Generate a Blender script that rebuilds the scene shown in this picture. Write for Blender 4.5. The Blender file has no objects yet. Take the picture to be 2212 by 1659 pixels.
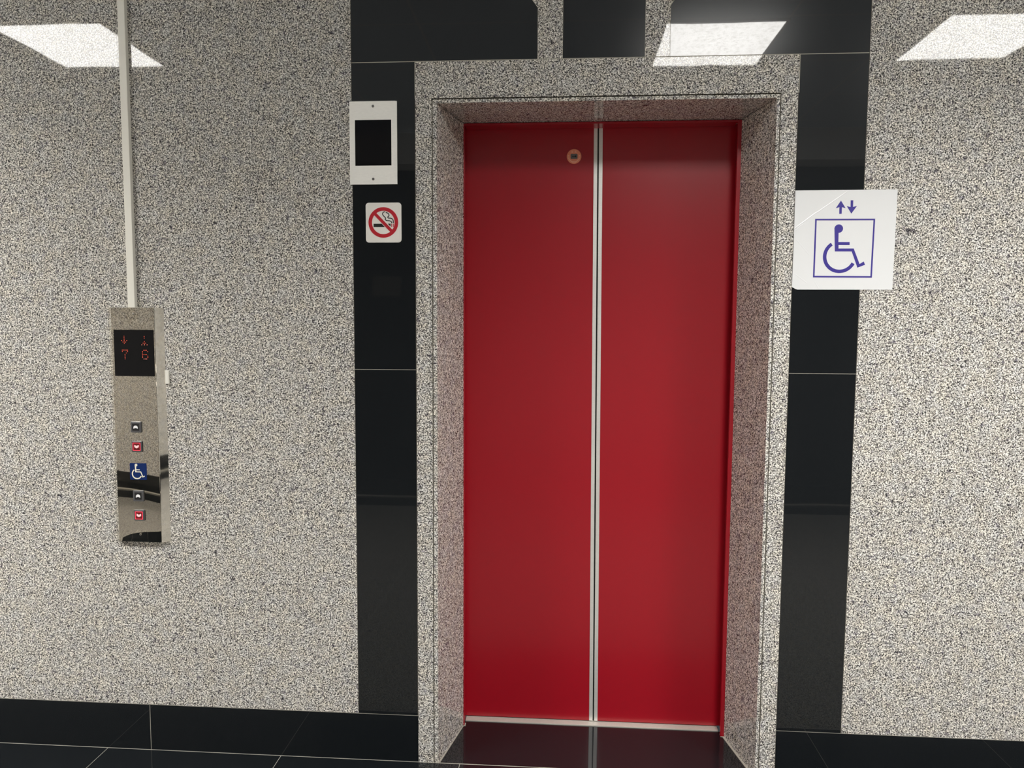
import bpy, bmesh, math, random
from mathutils import Vector, Matrix

# ---------------------------------------------------------------- camera
sc = bpy.context.scene
COL = sc.collection
cam_d = bpy.data.cameras.new('camera'); cam = bpy.data.objects.new('camera', cam_d); COL.objects.link(cam)
cam_d.sensor_fit = 'HORIZONTAL'; cam_d.sensor_width = 36.0
cam_d.lens = 1560.0 / 2212.0 * 36.0
cam_d.clip_start = 0.02; cam_d.clip_end = 50
YAW, PITCH, ROLL = math.radians(-3.86356), math.radians(-4.48319), math.radians(0.30956)
fwd = Vector((math.sin(YAW)*math.cos(PITCH), math.cos(YAW)*math.cos(PITCH), math.sin(PITCH)))
r0 = Vector((math.cos(YAW), -math.sin(YAW), 0)); u0 = r0.cross(fwd)
rt = math.cos(ROLL)*r0 + math.sin(ROLL)*u0; up = -math.sin(ROLL)*r0 + math.cos(ROLL)*u0
cam.matrix_world = Matrix(((rt.x, up.x, -fwd.x, 0.0), (rt.y, up.y, -fwd.y, -2.2352), (rt.z, up.z, -fwd.z, 1.4198), (0, 0, 0, 1)))
sc.camera = cam

# ---------------------------------------------------------------- light set-up
w = bpy.data.worlds.new('world'); sc.world = w; w.use_nodes = True
w.node_tree.nodes['Background'].inputs[0].default_value = (0.8, 0.9, 1, 1)
w.node_tree.nodes['Background'].inputs[1].default_value = 0.05
sc.view_settings.view_transform = 'Standard'; sc.view_settings.look = 'None'
sc.view_settings.gamma = 1.0; sc.view_settings.use_curve_mapping = False
sc.view_settings.exposure = 0.0
PANEL_RADIANCE = 23.0
LAMP_POWER = 49.0      # added area lamp just below each diffuser, for more downward light
H_CEIL = 2.91
ROOM_X0, ROOM_X1, ROOM_Y = -6.2, 6.2, -3.65

# ---------------------------------------------------------------- material helpers
def nmat(name):
    m = bpy.data.materials.new(name); m.use_nodes = True
    nt = m.node_tree; b = nt.nodes['Principled BSDF']
    return m, nt, b
def setp(b, **k):
    names = dict(color='Base Color', rough='Roughness', metal='Metallic', ior='IOR', coat='Coat Weight', coatr='Coat Roughness',
                 emc='Emission Color', ems='Emission Strength', spec='Specular IOR Level')
    for a, v in k.items():
        if a in ('color', 'emc'): v = tuple(v) + (1,)
        b.inputs[names[a]].default_value = v
def simple(name, color, rough=0.5, metal=0.0, **k):
    m, nt, b = nmat(name); setp(b, color=color, rough=rough, metal=metal, **k); return m
def node(nt, t, **k):
    n = nt.nodes.new(t)
    for a, v in k.items(): setattr(n, a, v)
    return n
def ramp(nt, stops, interp='LINEAR'):
    n = nt.nodes.new('ShaderNodeValToRGB'); n.color_ramp.interpolation = interp
    e = n.color_ramp.elements
    while len(e) < len(stops): e.new(0.5)
    for i, (p, c) in enumerate(stops):
        e[i].position = p; e[i].color = (c if len(c) == 4 else tuple(c) + (1,))
    return n
def noise(nt, vec, scale, detail=2, rough=.5, dist=0.0):
    n = nt.nodes.new('ShaderNodeTexNoise'); n.inputs['Scale'].default_value = scale; n.inputs['Detail'].default_value = detail
    n.inputs['Roughness'].default_value = rough; n.inputs['Distortion'].default_value = dist
    if vec is not None: nt.links.new(vec, n.inputs['Vector'])
    return n
def mix(nt, mode, fac, a, b):
    n = nt.nodes.new('ShaderNodeMix'); n.data_type = 'RGBA'; n.blend_type = mode
    for sock, v in ((n.inputs[0], fac), (n.inputs[6], a), (n.inputs[7], b)):
        if hasattr(v, 'is_linked'): nt.links.new(v, sock)
        elif isinstance(v, (int, float)): sock.default_value = v
        else: sock.default_value = tuple(v) + (1,)
    return n.outputs[2]
def bump(nt, b, h, strength, dist):
    n = nt.nodes.new('ShaderNodeBump'); n.inputs['Strength'].default_value = strength; n.inputs['Distance'].default_value = dist
    nt.links.new(h, n.inputs['Height']); nt.links.new(n.outputs[0], b.inputs['Normal'])

def granite(name, rough=0.025, tint=(1, 1, 1), tiles=False):
    m, nt, b = nmat(name)
    pos = node(nt, 'ShaderNodeNewGeometry').outputs['Position']
    n1 = noise(nt, pos, 250, 3.0, .66, .8)
    r1 = ramp(nt, [(.36, (.018, .017, .018)), (.435, (.090, .086, .082)), (.485, (.27, .255, .24)), (.53, (.60, .575, .53)), (.585, (.90, .875, .825))])
    nt.links.new(n1.outputs[0], r1.inputs[0])
    # bluish and greenish grey mica
    n2 = noise(nt, pos, 80, 2, .6, .4)
    r2 = ramp(nt, [(.585, (1, 1, 1)), (.65, (.60, .58, .64)), (.72, (.26, .25, .31))])
    nt.links.new(n2.outputs[0], r2.inputs[0])
    c = mix(nt, 'MULTIPLY', 1.0, r1.outputs[0], r2.outputs[0])
    # yellowish quartz clouds
    n3 = noise(nt, pos, 24, 3, .6, 0)
    r3 = ramp(nt, [(.35, (.93, .95, .98)), (.65, (1.0, .98, .93))]); nt.links.new(n3.outputs[0], r3.inputs[0])
    c = mix(nt, 'MULTIPLY', 1.0, c, r3.outputs[0])
    # sparse larger biotite clots
    n4 = noise(nt, pos, 46, 3, .7, .5)
    r4 = ramp(nt, [(.63, (1, 1, 1)), (.675, (.42, .40, .46)), (.715, (.15, .15, .18))]); nt.links.new(n4.outputs[0], r4.inputs[0])
    c = mix(nt, 'MULTIPLY', 1.0, c, r4.outputs[0])
    c = mix(nt, 'MULTIPLY', 1.0, c, tint)
    if tiles:
        sep = node(nt, 'ShaderNodeSeparateXYZ'); nt.links.new(pos, sep.inputs[0])
        br = node(nt, 'ShaderNodeTexBrick'); br.offset = 0.0; br.squash = 1
        br.inputs['Scale'].default_value = 1.0; br.inputs['Brick Width'].default_value = .597; br.inputs['Row Height'].default_value = .597
        br.inputs['Mortar Size'].default_value = .0015; br.inputs['Mortar Smooth'].default_value = 0
        mp = node(nt, 'ShaderNodeMapping'); mp.inputs['Location'].default_value = (.315, .3, 0); nt.links.new(pos, mp.inputs[0]); nt.links.new(mp.outputs[0], br.inputs[0])
        c = mix(nt, 'MIX', br.outputs['Fac'], c, (.25, .24, .22))
    nt.links.new(c, b.inputs['Base Color'])
    setp(b, rough=rough, ior=1.42)
    nb = noise(nt, pos, 3.0, 2, .5, 0)
    bump(nt, b, nb.outputs[0], .25, .002)
    return m

def black_stone(name):
    m, nt, b = nmat(name)
    pos = node(nt, 'ShaderNodeNewGeometry').outputs['Position']
    n1 = noise(nt, pos, 700, 2, .6, 0)
    r1 = ramp(nt, [(.56, (.0055, .0070, .0086)), (.66, (.020, .022, .023)), (.76, (.07, .07, .07))]); nt.links.new(n1.outputs[0], r1.inputs[0])
    nt.links.new(r1.outputs[0], b.inputs['Base Color']); setp(b, rough=.02, ior=1.6)
    b2 = node(nt, 'ShaderNodeBsdfPrincipled'); nt.links.new(r1.outputs[0], b2.inputs['Base Color']); setp(b2, rough=.22, ior=1.6)
    ms = node(nt, 'ShaderNodeMixShader'); ms.inputs[0].default_value = .33
    nt.links.new(b.outputs[0], ms.inputs[1]); nt.links.new(b2.outputs[0], ms.inputs[2])
    nt.links.new(ms.outputs[0], nt.nodes['Material Output'].inputs[0])
    nb = noise(nt, pos, 2.5, 2, .5, 0); bump(nt, b, nb.outputs[0], .2, .002)
    return m

def red_paint(name):
    m, nt, b = nmat(name)
    pos = node(nt, 'ShaderNodeNewGeometry').outputs['Position']
    setp(b, color=(.315, .003, .012), rough=.16, ior=1.4)
    b2 = node(nt, 'ShaderNodeBsdfPrincipled'); setp(b2, color=(.315, .003, .012), rough=.29, ior=1.55)
    ms = node(nt, 'ShaderNodeMixShader'); ms.inputs[0].default_value = .85
    nt.links.new(b.outputs[0], ms.inputs[1]); nt.links.new(b2.outputs[0], ms.inputs[2])
    nt.links.new(ms.outputs[0], nt.nodes['Material Output'].inputs[0])
    nb = noise(nt, pos, 2.2, 2, .5, .3); bump(nt, b, nb.outputs[0], .35, .004)
    return m

def steel(name, color=(.56, .53, .47), rough=.06, wob=0.0):
    m, nt, b = nmat(name); setp(b, color=color, rough=rough, metal=1.0)
    pos = node(nt, 'ShaderNodeNewGeometry').outputs['Position']
    if wob:
        nb = noise(nt, pos, 9, 1.5, .5, 0); bump(nt, b, nb.outputs[0], .3, wob)
    return m

def brushed(name, color, rough, metal=.35):
    m, nt, b = nmat(name)
    pos = node(nt, 'ShaderNodeNewGeometry').outputs['Position']
    mp = node(nt, 'ShaderNodeMapping'); mp.inputs['Scale'].default_value = (14, 14, 90); nt.links.new(pos, mp.inputs[0])
    n = noise(nt, mp.outputs[0], 6, 4, .6, 0); r = ramp(nt, [(.3, tuple(x*.93 for x in color)), (.7, color)]); nt.links.new(n.outputs[0], r.inputs[0])
    nt.links.new(r.outputs[0], b.inputs['Base Color']); setp(b, rough=rough, metal=metal)
    return m

def paper_mat():
    m, nt, b = nmat('sign_paper')
    pos = node(nt, 'ShaderNodeNewGeometry').outputs['Position']
    sep = node(nt, 'ShaderNodeSeparateXYZ'); nt.links.new(pos, sep.inputs[0])
    total = None
    def M(op, a, c_=None):
        n = node(nt, 'ShaderNodeMath', operation=op)
        for s, v in zip(n.inputs, (a, c_)):
            if v is None: continue
            if isinstance(v, (int, float)): s.default_value = v
            else: nt.links.new(v, s)
        return n.outputs[0]
    # fold creases: signed distance to a line, crossed with a window along it
    for (x0, z0, x1, z1, amp, wd) in ((.688, 1.7155, .7530, 1.7655, 1.0, .0022), (.7530, 1.7640, .838, 1.8245, .8, .0018), (.688, 1.7080, .738, 1.752, .6, .0015),
                                     (.6979, 1.6850, .7358, 1.6407, .35, .002), (.6944, 1.5852, .732, 1.5573, .35, .002), (.755, 1.562, .77, 1.537, .3, .002)):
        L = math.hypot(x1-x0, z1-z0); dx, dz = (x1-x0)/L, (z1-z0)/L
        px = M('SUBTRACT', sep.outputs[0], x0); pz = M('SUBTRACT', sep.outputs[2], z0)
        d = M('ABSOLUTE', M('SUBTRACT', M('MULTIPLY', px, dz), M('MULTIPLY', pz, dx)))
        t = M('ADD', M('MULTIPLY', px, dx), M('MULTIPLY', pz, dz))
        ridge = M('MAXIMUM', M('SUBTRACT', 1.0, M('DIVIDE', d, wd)), 0.0)
        win = M('MULTIPLY', M('GREATER_THAN', t, 0.0), M('LESS_THAN', t, L))
        v = M('MULTIPLY', M('MULTIPLY', ridge, win), amp)
        total = v if total is None else M('MAXIMUM', total, v)
    nz = noise(nt, pos, 9, 2, .5, 0)
    h = M('ADD', total, M('MULTIPLY', nz.outputs[0], 1.4))
    setp(b, color=(.68, .69, .70), rough=.35, ior=1.45)
    bump(nt, b, h, .6, .0012)
    return m

def ceiling_mat():
    m, nt, b = nmat('ceiling_tiles')
    pos = node(nt, 'ShaderNodeNewGeometry').outputs['Position']
    br = node(nt, 'ShaderNodeTexBrick'); br.offset = 0.0
    br.inputs['Scale'].default_value = 1.0; br.inputs['Brick Width'].default_value = .6; br.inputs['Row Height'].default_value = .6; br.inputs['Mortar Size'].default_value = .006
    br.inputs['Color1'].default_value = (.66, .74, .84, 1); br.inputs['Color2'].default_value = (.64, .72, .82, 1); br.inputs['Mortar'].default_value = (.8, .8, .8, 1)
    mp = node(nt, 'ShaderNodeMapping'); mp.inputs['Location'].default_value = (.12, .22, 0); nt.links.new(pos, mp.inputs[0]); nt.links.new(mp.outputs[0], br.inputs[0])
    nt.links.new(br.outputs[0], b.inputs['Base Color']); setp(b, rough=.9)
    return m

def diffuser_mat():
    m, nt, b = nmat('light_diffuser')
    pos = node(nt, 'ShaderNodeNewGeometry').outputs['Position']
    n = noise(nt, pos, 55, 2, .6, .5); r = ramp(nt, [(.3, (.70, .68, .64)), (.5, (.95, .93, .89)), (.7, (1, .985, .95))]); nt.links.new(n.outputs[0], r.inputs[0])
    setp(b, color=(.8, .8, .8), rough=.5, ems=PANEL_RADIANCE); nt.links.new(r.outputs[0], b.inputs['Emission Color'])
    return m

def black_tiles():
    m = black_stone('black_floor_tiles'); nt = m.node_tree
    return m

G = granite('speckled_granite'); GF = granite('speckled_granite_floor', rough=.1, tiles=True, tint=(.45, .445, .43))
BK = black_stone('polished_black_stone'); BKF = black_tiles()
RED = red_paint('red_door_paint')
GROUT = simple('grout', (.36, .34, .29), .8); GROUT2 = simple('thin_dark_grout', (.085, .076, .06), .8); GDARK = simple('dark_gap', (.05, .042, .028), .9)
CONC = simple('raw_concrete', (.12, .12, .11), .9)
CEIL = ceiling_mat(); DIFF = diffuser_mat()
WHITE_METAL = simple('white_enamel', (.8, .8, .78), .4)
ALU = brushed('satin_aluminium', (.96, .95, .91), .45, .1)
EDGE = brushed('door_edge_steel', (.88, .87, .84), .38, .6)
MIRROR = steel('polished_steel', (.46, .43, .38), .012, .0002)
HOUSE = steel('housing_steel', (.80, .78, .73), .03, .0004)
SCREW = steel('screw_steel', (.55, .53, .5), .25)
GLASSB = simple('black_display_glass', (.004, .004, .005), .06, ior=1.28)
PVC = simple('white_trunking', (.78, .76, .69), .45)
PAPER = paper_mat(); BLUEINK = simple('blue_ink', (.030, .019, .23), .45)
WPLAS = simple('white_sticker_vinyl', (.78, .76, .72), .35); REDINK = simple('red_ink', (.45, .012, .025), .4); BLACKINK = simple('black_ink', (.01, .01, .011), .4)
LED = simple('red_led', (.3, .02, .01), .5, emc=(1, .13, .06), ems=.85)
LEDB = simple('bright_red_led', (.3, .02, .01), .5, emc=(1, .30, .20), ems=1.1)
BEZEL = simple('button_bezel', (.075, .075, .08), .3); BTN = simple('button_face', (.012, .012, .014), .25)
BTNR = simple('lit_button_face', (.05, .002, .004), .25, emc=(.30, .004, .012), ems=.25)
GLOWR = simple('lit_button_ring', (.4, .01, .02), .4, emc=(1, .055, .10), ems=1.0)
WMARK = simple('white_mark', (.85, .85, .85), .4); PMARK = simple('lit_pink_mark', (.8, .5, .5), .4, emc=(1, .35, .38), ems=.5)
BLUEST = simple('blue_sticker', (.004, .020, .110), .2, spec=.3); CREAM = simple('cream_mark', (.80, .77, .64), .4)
COPPER = simple('copper_ring', (.88, .30, .18), .38, metal=.2); COPPERL = simple('raised_copper_mark', (.98, .55, .38), .35, metal=.2)
LOCKP = simple('lock_plate', (.17, .16, .16), .45, metal=.4); HOLE = simple('keyhole_dark', (.003, .003, .003), .8)
RESIDUE = simple('adhesive_film', (.010, .011, .012), .2)

# ---------------------------------------------------------------- mesh builder (world coordinates)
class MB:
    def __init__(s): s.v = []; s.f = []
    def quad(s, a, b, c, d): i = len(s.v); s.v += [a, b, c, d]; s.f.append((i, i+1, i+2, i+3)); return s
    def box(s, x0, x1, y0, y1, z0, z1):
        i = len(s.v); s.v += [(x, y, z) for z in (z0, z1) for y in (y0, y1) for x in (x0, x1)]
        s.f += [tuple(i+k for k in q) for q in ((0, 2, 3, 1), (4, 5, 7, 6), (0, 1, 5, 4), (2, 6, 7, 3), (0, 4, 6, 2), (1, 3, 7, 5))]; return s
    def prism(s, pts, a0, a1, axis='y'):
        """polygon in xz (axis y) or xy (axis z) swept from a0 to a1"""
        n = len(pts); i = len(s.v)
        P = (lambda p, a: (p[0], a, p[1])) if axis == 'y' else ((lambda p, a: (p[0], p[1], a)) if axis == 'z' else (lambda p, a: (a, p[0], p[1])))
        s.v += [P(p, a0) for p in pts] + [P(p, a1) for p in pts]
        s.f.append(tuple(range(i, i+n))); s.f.append(tuple(reversed(range(i+n, i+2*n))))
        s.f += [(i+k, i+(k+1) % n, i+n+(k+1) % n, i+n+k) for k in range(n)]; return s
    def disc(s, x, z, r, y0, y1, n=32): return s.prism([(x+r*math.cos(2*math.pi*k/n), z+r*math.sin(2*math.pi*k/n)) for k in range(n)], y0, y1)
    def ring(s, x, z, ro, ri, y0, y1, a0=0, a1=360, n=48):
        full = abs(a1-a0) >= 360
        for k in range(n):
            t0 = math.radians(a0+(a1-a0)*k/n); t1 = math.radians(a0+(a1-a0)*(k+1)/n)
            s.prism([(x+ro*math.cos(t0), z+ro*math.sin(t0)), (x+ro*math.cos(t1), z+ro*math.sin(t1)), (x+ri*math.cos(t1), z+ri*math.sin(t1)), (x+ri*math.cos(t0), z+ri*math.sin(t0))], y0, y1)
        return s
    def stroke(s, pts, wd, y0, y1, closed=False):
        n = len(pts); L = []; R = []
        for k in range(n):
            a = Vector(pts[(k-1) % n] if (closed or k > 0) else pts[k]); c = Vector(pts[(k+1) % n] if (closed or k < n-1) else pts[k]); p = Vector(pts[k])
            d1 = (p-a).normalized() if (p-a).length > 1e-9 else (c-p).normalized(); d2 = (c-p).normalized() if (c-p).length > 1e-9 else d1
            t = (d1+d2).normalized(); nn = Vector((-t.y, t.x)); m_ = wd/2/max(.4, nn.dot(Vector((-d1.y, d1.x))))
            L.append(tuple(p+nn*m_)); R.append(tuple(p-nn*m_))
        for k in range(n if closed else n-1):
            j = (k+1) % n; s.prism([L[k], L[j], R[j], R[k]], y0, y1)
        return s
    def rrect(s, x0, x1, z0, z1, r, y0, y1, n=6):
        pts = []
        for cx, cz, a in ((x1-r, z1-r, 0), (x0+r, z1-r, 90), (x0+r, z0+r, 180), (x1-r, z0+r, 270)):
            pts += [(cx+r*math.cos(math.radians(a+90*k/n)), cz+r*math.sin(math.radians(a+90*k/n))) for k in range(n+1)]
        return s.prism(pts, y0, y1)
    def build(s, name, m, parent=None, bev=0, smooth=False, origin=None):
        if parent is not None: O = Vector(parent['_o'])
        elif origin is not None: O = Vector(origin)
        else:
            xs, ys, zs = zip(*s.v); O = Vector(((min(xs)+max(xs))/2, (min(ys)+max(ys))/2, min(zs)))
        me = bpy.data.meshes.new(name); me.from_pydata([tuple(Vector(v)-O) for v in s.v], [], s.f)
        bm = bmesh.new(); bm.from_mesh(me); bmesh.ops.recalc_face_normals(bm, faces=bm.faces); bm.to_mesh(me); bm.free()
        me.materials.append(m)
        o = bpy.data.objects.new(name, me); COL.objects.link(o)
        if parent is not None: o.parent = parent
        else: o.location = O
        o['_o'] = tuple(O)
        if bev:
            b = o.modifiers.new('bevel', 'BEVEL'); b.width = bev; b.segments = 2; b.limit_method = 'ANGLE'; b.angle_limit = math.radians(40)
        if smooth:
            for p in me.polygons: p.use_smooth = True
        return o
def struct(o, label=None):
    o['kind'] = 'structure'
    if label: o['label'] = label
    return o
def tag(o, label, cat, group=None):
    o['label'] = label; o['category'] = cat
    if group: o['group'] = group
    return o
def thing(name, loc, label, cat, group=None):
    o = bpy.data.objects.new(name, None); COL.objects.link(o); o.location = loc; o['_o'] = tuple(loc); o.empty_display_size = .05
    return tag(o, label, cat, group)

T = .02       # stone slab thickness; front faces of the cladding lie in the plane y = 0
g = .0009     # half width of an ordinary joint

# ================================================================ the room shell
struct(MB().box(ROOM_X0, ROOM_X1, ROOM_Y, -.30, -.03, 0).build('floor', GF))
struct(MB().box(ROOM_X0, ROOM_X1, ROOM_Y, .0, H_CEIL, H_CEIL+.05).build('ceiling', CEIL))
PLASTER = simple('cream_plaster', (.80, .73, .61), .8)
struct(MB().box(ROOM_X0-.1, ROOM_X0, ROOM_Y, .0, 0, H_CEIL).build('wall_left', PLASTER))
struct(MB().box(ROOM_X1, ROOM_X1+.1, ROOM_Y, .0, 0, H_CEIL).build('wall_right', PLASTER))
# wall behind the photographer: granite with black stone surrounds and a black base
wf = MB()
for x0, x1 in ((ROOM_X0, -2.05), (-.95, 1.75), (2.35, ROOM_X1)): wf.box(x0, x1, ROOM_Y-.1, ROOM_Y, 0, H_CEIL)
struct(wf.build('wall_front', G))
wb = MB()
for x0, x1 in ((-2.05, -.95), (1.75, 2.35)): wb.box(x0, x1, ROOM_Y-.1, ROOM_Y-.001, 0, H_CEIL)
struct(wb.build('trim_1', simple('honed_black_stone', (.008, .008, .009), .4)))
struct(MB().box(ROOM_X0, ROOM_X1, ROOM_Y, ROOM_Y+.25, 2.68, H_CEIL).build('trim_25', WHITE_METAL))
struct(MB().box(ROOM_X0, ROOM_X1, ROOM_Y, ROOM_Y+.012, 0, .157).build('baseboard_front', BK))

# structural wall behind the cladding, with the lift opening
cw = MB().box(ROOM_X0, -.42, T+.0005, .42, 0, H_CEIL).box(.66, ROOM_X1, T+.0005, .42, 0, H_CEIL).box(-.42, .66, T+.0005, .42, 2.14, H_CEIL)
struct(cw.build('wall_back', CONC))

# speckled granite cladding, left and right of the black surround (a hairline joint at 1.28 m)
def cladding(n, rects, m):
    b = MB()
    for x0, x1, z0, z1 in rects: b.box(x0, x1, 0, T, z0, z1)
    return struct(b.build('trim_%d' % n, m))
JZ = 1.2855
cladding(2, [(ROOM_X0, -.6484-g, .1572+g, JZ-.0002), (ROOM_X0, -.6484-g, JZ+.0002, H_CEIL)], G)
cladding(3, [(.8872+g, ROOM_X1, .1572+g, JZ-.0002), (.8872+g, ROOM_X1, JZ+.0002, H_CEIL)], G)
# black columns
cladding(4, [(-.6484+g, -.4508-.0022, .1572+g, JZ-g), (-.6484+g, -.4508-.0022, JZ+g, 2.2223-.0014)], BK)
cladding(5, [(.6896, .8872-g, .1572+g, JZ-g), (.6896, .8872-g, JZ+g, 2.1125), (.6912, .8872-g, 2.1125, 2.2223-.0014)], BK)
# black panels over the lintel (the outer two have a cut inner corner)
ZT = 2.2223+.0012
b = MB().prism([(-.6484+g, ZT), (-.0800, ZT), (-.0800, 2.3704), (-.2480, 2.6000), (-.6484+g, 2.6000)], 0, T); struct(b.build('trim_6', BK))
b = MB().box(-.0039, .2386, 0, T, ZT, 2.6); struct(b.build('trim_7', BK))
b = MB().prism([(.3130, ZT), (.8872-g, ZT), (.8872-g, 2.6000), (.4810, 2.6000), (.3130, 2.3690)], 0, T); struct(b.build('trim_8', BK))
# granite strips between them
q = .0011
b = MB().prism([(-.0800+q, ZT), (-.0039-q, ZT), (-.0039-q, H_CEIL), (-.6484+g, H_CEIL), (-.6484+g, 2.6000+q), (-.2480+q, 2.6000+q), (-.0800+q, 2.3704)], 0, T)
struct(b.build('trim_9', G))
b = MB().prism([(.2386+q, ZT), (.3130-q, ZT), (.3130-q, 2.3704), (.4810-q, 2.6000+q), (.8872-g, 2.6000+q), (.8872-g, H_CEIL), (.2386+q, H_CEIL)], 0, T)
struct(b.build('trim_10', G))
struct(MB().box(-.0039, .2386, 0, T, 2.6+q, H_CEIL).build('trim_11', G))
# granite lintel and the two narrow pilasters of the lift portal
struct(MB().box(-.4508, .6888, 0, T, 2.1132, 2.2223-.0014).build('trim_12', G))
struct(MB().box(-.4508, -.4010, 0, T, 0, 2.1120).build('trim_13', G))
struct(MB().box(.6400, .6888-.0008, 0, T, 0, 2.1120).build('trim_14', G))
# splayed granite lining of the recess
b = MB().prism([(-.3975, 0), (-.3855, 0), (-.3335, .224), (-.3335, .300), (-.4100, .300), (-.4100, .03), (-.3975, .03)], 0, 2.0980, 'z'); struct(b.build('trim_15', G))
b = MB().prism([(.6275, 0), (.6365, 0), (.6365, .03), (.6500, .03), (.6500, .300), (.5810, .300), (.5810, .224)], 0, 2.0980, 'z'); struct(b.build('trim_16', G))
b = MB().prism([(0, 2.0985), (.0, 2.1090), (.030, 2.1090), (.030, 2.130), (.300, 2.130), (.300, 2.1010), (.224, 2.1010)], -.3975, .6365, 'x'); struct(b.build('trim_17', G))
# baseboards: black slabs; left one has a joint
b = MB().box(ROOM_X0, -1.3585-.0011, 0, T, .0015, .1572-g).box(-1.3585+.0011, -.4508-.0012, 0, T, .0015, .1572-g); struct(b.build('baseboard_left', BK))
b = MB().box(.6888+.0008, ROOM_X1, 0, T, .0015, .1572-g); struct(b.build('baseboard_right', BK))
# black border tiles along the wall and across the recess
b = MB()
edges = [ROOM_X0] + [-.315+.597*k for k in range(-9, 11)] + [ROOM_X1]
for a, c in zip(edges[:-1], edges[1:]): b.box(a+.0011, c-.0011, -.2985, -.0022, -.03, 0)
struct(b.build('trim_18', BKF))
b = MB().box(-.41, .65, .0022, .2560, -.03, 0); struct(b.build('trim_19', BKF))
b = MB()
for a, c in zip(edges[:-1], edges[1:]): b.box(a+.0011, c-.0011, ROOM_Y+.012, ROOM_Y+.30, -.03, .0008)
struct(b.build('trim_20', BKF))
# grout: floor bed and the light joint lines of the cladding
b = MB()
b.box(ROOM_X0, ROOM_X1, -.2999, .0021, -.03, -.0006)
b.box(ROOM_X0, -.4508, .0004, .019, .1572-g, .1572+g).box(.6888, ROOM_X1, .0004, .019, .1572-g, .1572+g)
b.box(-1.3585-.0011, -1.3585+.0011, .0004, .019, .0015, .1572-g)
b.box(-.6484+g, -.4530, .0004, .019, JZ-g, JZ+g).box(.6896, .8872-g, .0004, .019, JZ-g, JZ+g)
b.box(-.6484+g, .8872-g, .0004, .019, 2.2223-.0014, ZT)
b.box(-.4530, -.4508, .0004, .019, 2.1125, 2.2209).box(.6888, .6912, .0004, .019, 2.1125, 2.2209)
b.box(-.0800, -.0800+q, .0004, .019, ZT, 2.3704).box(-.0039-q, -.0039, .0004, .019, ZT, 2.6).box(.2386, .2386+q, .0004, .019, ZT, 2.6).box(.3130-q, .3130, .0004, .019, ZT, 2.3704)
b.stroke([(-.0794, 2.3704), (-.2474, 2.6006), (-.6475, 2.6006)], .0011, .0004, .019).stroke([(.3124, 2.3704), (.4804, 2.6006), (.8863, 2.6006)], .0011, .0004, .019)
b.box(-.4508, -.4010, .0006, .019, 2.1120, 2.1132).box(.6400, .6888, .0006, .019, 2.1120, 2.1132)
b.box(ROOM_X0, ROOM_X1, ROOM_Y+.012, ROOM_Y+.016, .001, .012)
# squeezed-out bead along the foot of the recess lining
b.prism([(-.3865, .0022), (-.3795, .0022), (-.3325, .222), (-.3260, .224), (-.3260, .2400), (-.3335, .2400)], -.0005, .0022, 'z')
b.prism([(.6280, .0022), (.6210, .0022), (.5752, .222), (.5690, .224), (.5690, .2400), (.5812, .2400)], -.0005, .0022, 'z')
struct(b.build('trim_21', GROUT))
b = MB().box(-.6484-g, -.6484+g, .0006, .019, .1572+g, 2.60).box(.8872-g, .8872+g, .0006, .019, .1572+g, 2.60)
b.box(-.4530, -.4508, .0006, .019, .1572+g, 2.1125).box(.6880, .6896, .0006, .019, .0015, 2.1125)
b.box(-.4010, -.3975, .0012, .029, 0, 2.1090).box(.6365, .6400, .0012, .029, 0, 2.1090)
struct(b.build('trim_23', GROUT2))
b = MB().box(-.4010, .6400, .006, .029, 2.1090, 2.1132)
struct(b.build('trim_22', GDARK))

# ================================================================ lift entrance
YD = .283
# steel frame inside the stone recess
fr = MB()
fr.box(-.3335, -.3295, .224, .234, 0, 2.0985).box(-.3335, -.3325, .234, YD-.002, 0, 2.0985)
fr.box(.5685, .5810, .224, .234, 0, 2.0985).box(.5780, .5810, .234, YD-.002, 0, 2.0985).box(-.3300, .5685, .224, YD-.002, 2.0925, 2.0990)
o = fr.build('elevator_door_frame', RED, bev=.0012)
tag(o, 'thin glossy red steel frame lining the stone recess around the elevator doors', 'door frame')
o = MB().box(-.3300, .5685, .2575, .330, -.006, .0035).build('door_sill', brushed('worn_sill_metal', (.60, .57, .51), .45), bev=.0008)
tag(o, 'narrow bare metal threshold strip under the red elevator doors', 'door sill')
shaft = MB().box(-.42, .66, .33, .34, 0, 2.14); struct(shaft.build('trim_24', HOLE))
# the two sliding panels; their meeting edges lean very slightly as in the photo
def seam(z): return .1305 + (.1182-.1305)*z/2.104
zb, zt = .0065, 2.12
def door(x_out, side, label):   # the panels run behind the frame in a slot
    s = -1 if side == 'l' else 1
    t = thing('elevator_door', ((x_out+.12)/2, YD, zb), label, 'elevator door', 'pair of red sliding elevator doors')
    e0 = .0025; e1 = .0150
    pan = MB(); pts = [(x_out, zb), (seam(zb)+s*e1, zb), (seam(zt)+s*e1, zt), (x_out, zt)]
    pan.prism(pts, YD, YD+.028).build('door_panel', RED, t, bev=.0012)
    ed = MB().prism([(seam(zb)+s*e0, zb), (seam(zb)+s*e1, zb), (seam(zt)+s*e1, zt), (seam(zt)+s*e0, zt)], YD-.0012, YD+.028)
    eo = ed.build('meeting_edge', EDGE, t, bev=.0005); eo['label'] = 'bare metal edge strip'
    return t
dl = door(-.40, 'l', 'glossy red elevator door panel on the left, with the round keyhole plate near its top')
dr = door(.64, 'r', 'glossy red elevator door panel on the right, plain, without a keyhole plate')
# black strip standing in for the dark of the gap between the panels
sl = MB().prism([(seam(zb)-.0022, zb), (seam(zb)+.0022, zb), (seam(zt)+.0022, zt), (seam(zt)-.0022, zt)], YD+.004, YD+.02)
ob = sl.build('dark_gap_strip', HOLE, dr); ob['label'] = 'black strip for the dark gap between the panels'
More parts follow.
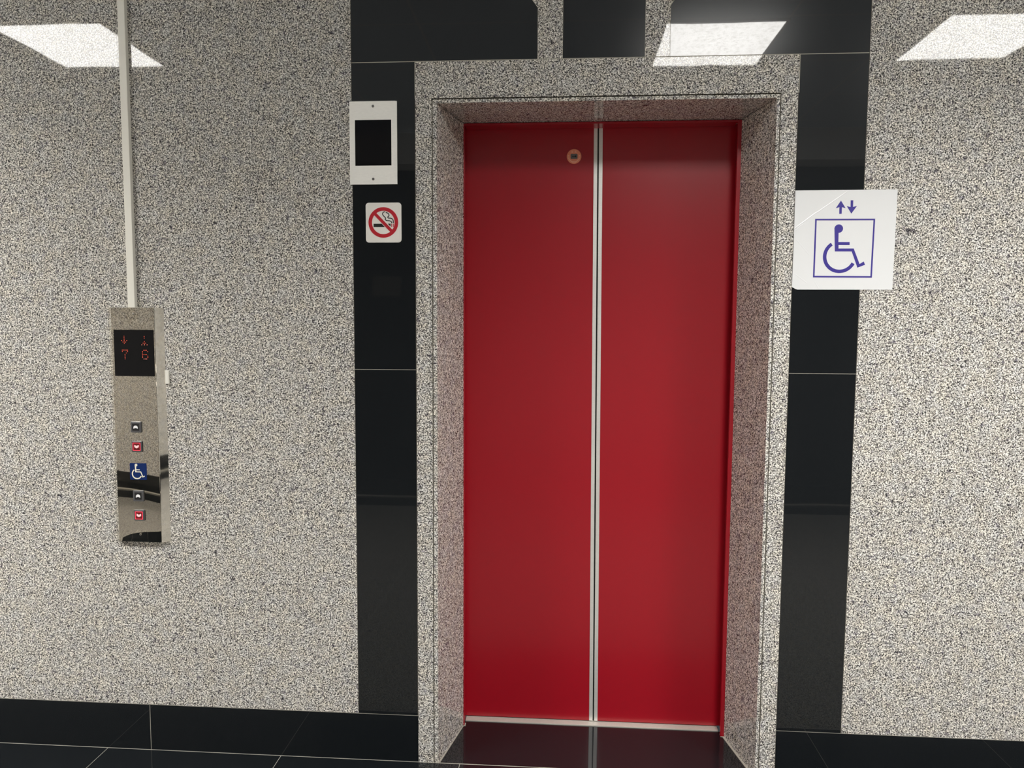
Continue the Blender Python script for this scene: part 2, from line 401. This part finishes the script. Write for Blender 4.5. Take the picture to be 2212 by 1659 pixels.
# keyhole escutcheon
LX, LZ = .0373, 2.0003
ky = MB().disc(LX, LZ, .0247, YD-.0028, YD+.001, 48).build('keyhole_plate', COPPER, dl, bev=.0012); ky['label'] = 'round copper coloured ring plate'
pl = MB().rrect(LX-.0118, LX+.0118, LZ-.0082, LZ+.0082, .003, YD-.0036, YD-.002).build('lock_face', LOCKP, ky, bev=.0005)
pl['label'] = 'grey lock face with a dark keyhole'
MB().disc(LX+.0052, LZ, .0026, YD-.0039, YD-.0034, 20).box(LX-.0072, LX+.0045, YD-.0039, YD-.0034, LZ-.0010, LZ+.0008).build('keyhole', HOLE, ky)
rm = MB()
for k in range(15):
    a = math.radians(180-8 + k*(180+16)/14); cx, cz = LX+.0187*math.cos(a), LZ+.0187*math.sin(a)
    ux, uz = math.cos(a), math.sin(a)
    hw, hh = .0014, .0023
    rm.prism([(cx-uz*hw-ux*hh, cz+ux*hw-uz*hh), (cx+uz*hw-ux*hh, cz-ux*hw-uz*hh), (cx+uz*hw+ux*hh, cz-ux*hw+uz*hh), (cx-uz*hw+ux*hh, cz+ux*hw+uz*hh)], YD-.0033, YD-.0025)
for ox in (-.0065, .0055):
    c = LZ+.0155; x = LX+ox
    rm.box(x-.0030, x+.0030, YD-.0033, YD-.0025, c+.0020, c+.0028).box(x-.0004, x+.0004, YD-.0033, YD-.0025, c-.0028, c+.0034).box(x-.0026, x+.0026, YD-.0033, YD-.0025, c-.0003, c+.0005).box(x-.0030, x+.0030, YD-.0033, YD-.0025, c-.0032, c-.0024)
rm.build('raised_marks', COPPERL, ky)

# ================================================================ hall display plate on the left column
def tr_ring(b, X0, X1, Z0, Z1, x0, x1, z0, z1, y0, y1):
    b.box(X0, X1, y0, y1, z1, Z1).box(X0, X1, y0, y1, Z0, z0).box(X0, x0, y0, y1, z0, z1).box(x1, X1, y0, y1, z0, z1); return b
t = thing('floor_display', (-.5815, 0, 1.857), 'white metal plate with a blank black window at the top of the left black column', 'display panel')
b = MB(); X0, X1, Z0, Z1, x0, x1, z0, z1 = -.6550, -.5076, 1.8570, 2.1058, -.6382, -.5250, 1.9132, 2.0506
tr_ring(b, X0, X1, Z0, Z1, x0, x1, z0, z1, -.0035, 0)
b.build('face_plate', ALU, t)
MB().rrect(x0-.0006, x1+.0006, z0-.0006, z1+.0006, .002, -.0022, -.0004).build('display_window', GLASSB, t)
MB().box(-.6520, -.5120, -.0016, 0, 2.1058, 2.1076).build('back_plate', SCREW, t)
def screw(t, x, z, y, r=.0042):
    o = MB().disc(x, z, r, y-.0016, y+.0008, 20).build('screw', SCREW, t, bev=.0006)
    MB().box(x-.0026, x+.0026, y-.0019, y-.0014, z-.0005, z+.0005).box(x-.0005, x+.0005, y-.0019, y-.0014, z-.0026, z+.0026).build('screw_slot', HOLE, o)
screw(t, -.5812, 2.0912, -.0035); screw(t, -.5822, 1.8727, -.0035)

# ================================================================ no smoking sticker
t = thing('no_smoking_sign', (-.5518, 0, 1.68), 'white rounded no smoking sticker with a red crossed circle on the left black column', 'sign')
MB().rrect(-.6078, -.4958, 1.6797, 1.8015, .010, -.0016, 0).build('sticker', WPLAS, t, bev=.0006)
b = MB(); b.stroke([(-.6020, 1.6860), (-.5018, 1.6860), (-.5018, 1.7952), (-.6020, 1.7952)], .0009, -.0020, -.0015, closed=True); b.build('sticker_border', WPLAS, t)
CX, CZ = -.5524, 1.7411
b = MB().box(-.5831, -.5296, -.0019, -.0014, 1.7270, 1.7374); b.build('cigarette', BLACKINK, t)
b = MB().box(-.5275, -.5251, -.0019, -.0014, 1.7270, 1.7370).box(-.5223, -.5199, -.0019, -.0014, 1.7270, 1.7370); b.build('cigarette_tip', REDINK, t)
def smoothpath(pts, n=5):
    out = []
    P = [pts[0]] + list(pts) + [pts[-1]]
    for i in range(1, len(P)-2):
        for k in range(n):
            s = k/n; a, b_, c, d = (Vector(P[i-1]), Vector(P[i]), Vector(P[i+1]), Vector(P[i+2]))
            out.append(tuple(.5*((2*b_)+(-a+c)*s+(2*a-5*b_+4*c-d)*s*s+(-a+3*b_-3*c+d)*s**3)))
    out.append(tuple(pts[-1])); return out
b = MB()
b.stroke(smoothpath([(-.5465, 1.7742), (-.5529, 1.7715), (-.5542, 1.7654), (-.5498, 1.7593), (-.5451, 1.7546), (-.5467, 1.7510), (-.5420, 1.7470), (-.5326, 1.7460), (-.5273, 1.7432), (-.5257, 1.7386)]), .0028, -.0019, -.0014)
b.stroke(smoothpath([(-.5443, 1.7715), (-.5371, 1.7684), (-.5344, 1.7622), (-.5382, 1.7577), (-.5363, 1.7546), (-.5278, 1.7536), (-.5222, 1.7490), (-.5210, 1.7386)]), .0028, -.0019, -.0014)
b.build('smoke', BLACKINK, t)
b = MB().stroke([(-.5790, 1.7690), (-.5258, 1.7146)], .0135, -.0021, -.0015); b.build('bar_outline', WPLAS, t)
b = MB().ring(CX, CZ, .0466, .0357, -.0024, -.0014).stroke([(-.5812, 1.7705), (-.5240, 1.7120)], .0095, -.0025, -.0013); b.build('prohibition_ring', REDINK, t)

o = MB().box(-.5895, -.4993, -.0003, 0, 1.5147, 1.5757).build('sticker_residue', RESIDUE)
tag(o, 'faint rectangular film left by a removed label below the no smoking sticker', 'label residue')

# ================================================================ paper wheelchair sign
t = thing('paper_sign', (.836, 0, 1.537), 'white paper sign with blue wheelchair symbol and arrows over the right black column', 'sign')
outl = [(.6893, 1.8297), (.9833, 1.8303), (.9807, 1.5374), (.7050, 1.5375), (.6990, 1.5392), (.6945, 1.5425), (.6890, 1.5445), (.6896, 1.66)]
MB().prism(outl, -.0012, -.0002).build('sheet', PAPER, t)
yy0, yy1 = -.00155, -.0011
def sym(parent, fx, mname, m, y0, y1):
    F = lambda P: [fx(p) for p in P]
    s_ = fx((1, 0))[0]-fx((0, 0))[0]
    b = MB()
    c = fx((.8187, 1.7172)); b.disc(c[0], c[1], .0125*s_, y0-.00006, y1, 32)
    b.prism(F([(.8062, 1.7190), (.8187, 1.7100), (.8192, 1.6778), (.8517, 1.6777), (.8520, 1.6694), (.8200, 1.6695), (.8203, 1.6589), (.8642, 1.6589), (.8830, 1.6133), (.8946, 1.6207), (.8989, 1.6110), (.8773, 1.6023), (.8589, 1.6501), (.8100, 1.6502)]), y0, y1)
    c = fx((.8250, 1.6354)); b.ring(c[0], c[1], .0490*s_, .0388*s_, y0, y1, 124, 333)
    return b.build(mname, m, parent)
sym(t, lambda p: p, 'wheelchair_symbol', BLUEINK, yy0, yy1)
b = MB().stroke([(.7518, 1.7440), (.9200, 1.7436), (.9180, 1.5752), (.7516, 1.5759)], .0046, yy0, yy1, closed=True); b.build('border', BLUEINK, t)
b = MB().prism([(.8220, 1.7992), (.8364, 1.7765), (.8256, 1.7800), (.8254, 1.7604), (.8184, 1.7604), (.8182, 1.7800), (.8076, 1.7766)], yy0, yy1); b.build('up_arrow', BLUEINK, t)
b = MB().prism([(.8498, 1.7998), (.8572, 1.7998), (.8574, 1.7805), (.8685, 1.7831), (.8532, 1.7609), (.8393, 1.7828), (.8502, 1.7803)], yy0, yy1); b.build('down_arrow', BLUEINK, t)

# ================================================================ cable trunking and call panel
o = MB().box(-1.3760, -1.3525, -.0150, 0, 1.4762, H_CEIL).build('cable_trunking', PVC, bev=.0012)
tag(o, 'straight white cable trunking running down the granite wall to the call panel', 'cable trunking')
HX0, HX1, HZ0, HZ1, HY = -1.4500, -1.2665, .7160, 1.4762, -.0155
t = thing('call_panel', ((HX0+HX1)/2, 0, HZ0), 'tall narrow stainless steel elevator call panel with buttons and red floor display', 'call panel')
b = MB().prism([(HX0, 0), (HX0+.0175, HY), (HX1-.0200, HY), (HX1, 0)], HZ0, HZ1, 'z')
hs = b.build('housing', HOUSE, t)
# slightly pillowed mirror face plate
fb = MB(); NX, NZ = 16, 60; FX0, FX1 = HX0+.0185, HX1-.0225; FZ0, FZ1 = HZ0+.0005, HZ1-.0005
for j in range(NZ+1):
    for i in range(NX+1):
        u = 2*i/NX-1; v = 2*j/NZ-1
        dent = .00022*math.exp(-((v-.90)/.10)**2-(u/.7)**2) + .0012*math.exp(-((v+.98)/.07)**2-((u-.3)/.9)**2)
        fb.v.append((FX0+(FX1-FX0)*i/NX, HY-.0012-.0010*(1-u*u)*(1-v*v*v*v)+dent, FZ0+(FZ1-FZ0)*j/NZ))
for j in range(NZ):
    for i in range(NX):
        a = j*(NX+1)+i; fb.f.append((a, a+1, a+NX+2, a+NX+1))
fb.box(FX0, FX1, HY-.0010, HY+.0005, FZ0, FZ1)
fp = fb.build('face_plate', MIRROR, t, smooth=True)
fy = HY-.0023
def K(x, z): return (x*1.0172, 1.4198+(z-1.4198)*1.0172)
a, c = K(-1.3999, 1.2604), K(-1.2712, 1.4060)
dw = MB().box(a[0], c[0], fy-.0006, HY-.0005, a[1], c[1]).build('display_window', GLASSB, t)
def leds(name, rows, xl, zt_, parent, bright=(), px=.00425, pz=.0046):
    b = MB(); b2 = MB()
    for r, row in enumerate(rows):
        for c_, ch in enumerate(row):
            if ch != '.':
                x, z = K(xl+px*c_, zt_-pz*r); (b2 if ch == '@' else b).disc(x, z, .00115, fy-.0009, fy-.0005, 8)
    o = b.build(name, LED, parent); o['label'] = 'red dot matrix symbol'
    if b2.v: b2.build(name+'_bright_dots', LEDB, parent)
leds('down_arrow', ['..#..', '..#..', '..#..', '#.#.#', '.###.', '..#..'], -1.3745, 1.3858, dw)
leds('up_arrow', ['..#..', '..#..', '.....', '..#..', '.###.', '@.@.@'], -1.3090, 1.3852, dw, pz=.0052)
leds('digit_seven', ['#####', '#...#', '...#.', '..#..', '..#..', '..#..', '..#..'], -1.3733, 1.3423, dw)
leds('digit_six', ['.###.', '#...#', '#....', '####.', '#...#', '#...#', '.@@@.'], -1.3077, 1.3423, dw)
def button(bx0, bz1, bx1, bz0, lit, label):
    (x0, z1), (x1, z0) = K(bx0, bz1), K(bx1, bz0); cx, cz = (x0+x1)/2, (z0+z1)/2; h = .0180
    o = MB().rrect(cx-h, cx+h, cz-h, cz+h, .003, fy-.0042, fy+.001).build('call_button', BEZEL, t, bev=.0025); o['label'] = label
    s = .0112
    MB().rrect(cx-s, cx+s, cz-s, cz+s, .001, fy-.0048, fy-.0040).build('button_face', BTNR if lit else BTN, o)
    y0, y1 = fy-.0054, fy-.0047
    d = -1 if lit else 1
    pts = [(-.0070, -.0052), (-.0070, .0012), (-.0030, .0052), (.0030, .0052), (.0070, .0012), (.0070, -.0052), (.0026, -.0028), (-.0026, -.0028)]
    if lit: pts = [(-.0072, -.0050), (-.0072, .0012), (0, -.0012+.0048), (.0072, .0012), (.0072, -.0050), (0, -.0012)]; pts = [(-.0072, .0058), (-.0072, -.0015), (0, -.0052), (.0072, -.0015), (.0072, .0058), (0, .0022)]
    MB().prism([(cx+px, cz+pz) for px, pz in pts], y0, y1).build('arrow_mark', PMARK if lit else WMARK, o)
    if lit: MB().stroke([(cx-.0118, cz-.0118), (cx+.0118, cz-.0118), (cx+.0118, cz+.0118), (cx-.0118, cz+.0118)], .0017, y0, y1, closed=True).build('light_ring', GLOWR, o)
    else: MB().stroke([(cx-.0115, cz-.0115), (cx+.0115, cz-.0115), (cx+.0115, cz+.0115), (cx-.0115, cz+.0115)], .0016, fy-.0046, fy-.0040, closed=True).build('face_rim', simple_grey, o)
simple_grey = simple('button_rim_grey', (.05, .05, .055), .35)
button(-1.3548, 1.1181, -1.3178, 1.0806, False, 'unlit dark grey up button, upper')
button(-1.3542, 1.0563, -1.3165, 1.0184, True, 'down button with glowing red ring, upper')
button(-1.3557, .8970, -1.3168, .8603, False, 'unlit dark grey up button, lower')
button(-1.3548, .8334, -1.3167, .7987, True, 'down button with glowing red ring, lower')
a, c = K(-1.3628, .9305), K(-1.3079, .9838)
ws = MB().rrect(a[0], c[0], a[1], c[1], .002, fy-.0006, fy+.001).build('wheelchair_sticker', BLUEST, t); ws['label'] = 'blue square sticker with cream wheelchair symbol'
sx, sz = (a[0]+c[0])/2, (a[1]+c[1])/2
sym(ws, lambda p: ((p[0]-.8375)*.352+sx, (p[1]-1.6580)*.352+sz), 'wheelchair_symbol', CREAM, fy-.0011, fy-.0005)
for sxp, szp in ((-1.3346, 1.4554), (-1.3358, .7534)):
    x, z = K(sxp, szp); screw(t, x, z, HY-.0012, .0034)
o = MB().box(-1.2653, -1.2535, -.006, 0, 1.2330, 1.2762).build('switch_tab', PVC, bev=.0008)
tag(o, 'small cream plastic tab on the granite beside the call panel edge', 'tab')

# ================================================================ ceiling lights
def light(x0, x1, y0, y1, label, src=None):
    cx, cy = (x0+x1)/2, (y0+y1)/2
    if src is None:
        t = thing('ceiling_light', (cx, cy, H_CEIL), label, 'ceiling light', 'square recessed ceiling lights')
        w2, d2 = .285, .285
        b = MB()
        for (a, c, d, e) in ((-.3, .3, -.3, -w2), (-.3, .3, w2, .3), (-.3, -w2, -w2, w2), (w2, .3, -w2, w2)): b.box(cx+a, cx+c, cy+d, cy+e, H_CEIL-.012, H_CEIL)
        b.build('frame', WHITE_METAL, t)
        MB().box(cx-w2, cx+w2, cy-w2, cy+w2, H_CEIL-.010, H_CEIL-.001).build('diffuser', DIFF, t)
        ld = bpy.data.lights.new('lamp', 'AREA'); ld.shape = 'SQUARE'; ld.size = .55; ld.energy = LAMP_POWER; ld.spread = math.radians(132); ld.color = (1, .98, .945)
        lo = bpy.data.objects.new('lamp', ld); COL.objects.link(lo); lo.parent = t; lo.location = (0, 0, -.013)
        return t
    t = src.copy(); COL.objects.link(t); t.location = (cx, cy, H_CEIL); t['label'] = label
    for ch in list(src.children):
        c = ch.copy(); COL.objects.link(c); c.parent = t
    return t
L0 = light(.485, 1.085, -2.035, -1.445, 'square ceiling light mirrored in the black stone above the lintel')
light(-2.87, -2.27, -1.87, -1.30, 'square ceiling light mirrored at top left of the granite wall', L0)
light(1.81, 2.41, -2.01, -1.43, 'square ceiling light mirrored at the top right corner of the wall', L0)
light(-4.2, -3.6, -1.90, -1.32, 'added unseen ceiling light just beyond the left edge of the view', L0)  # unseen fixture, added to fill the wall with light from the left
light(-5.6, -5.0, -1.95, -1.35, 'added unseen ceiling light at the far left end of the lobby', L0)  # another unseen fixture, added for ambient light on the left
light(4.9, 5.5, -1.95, -1.35, 'added unseen ceiling light at the far right end of the lobby', L0)  # unseen fixture, added for ambient light on the right

for o in bpy.data.objects:
    if '_o' in o: del o['_o']
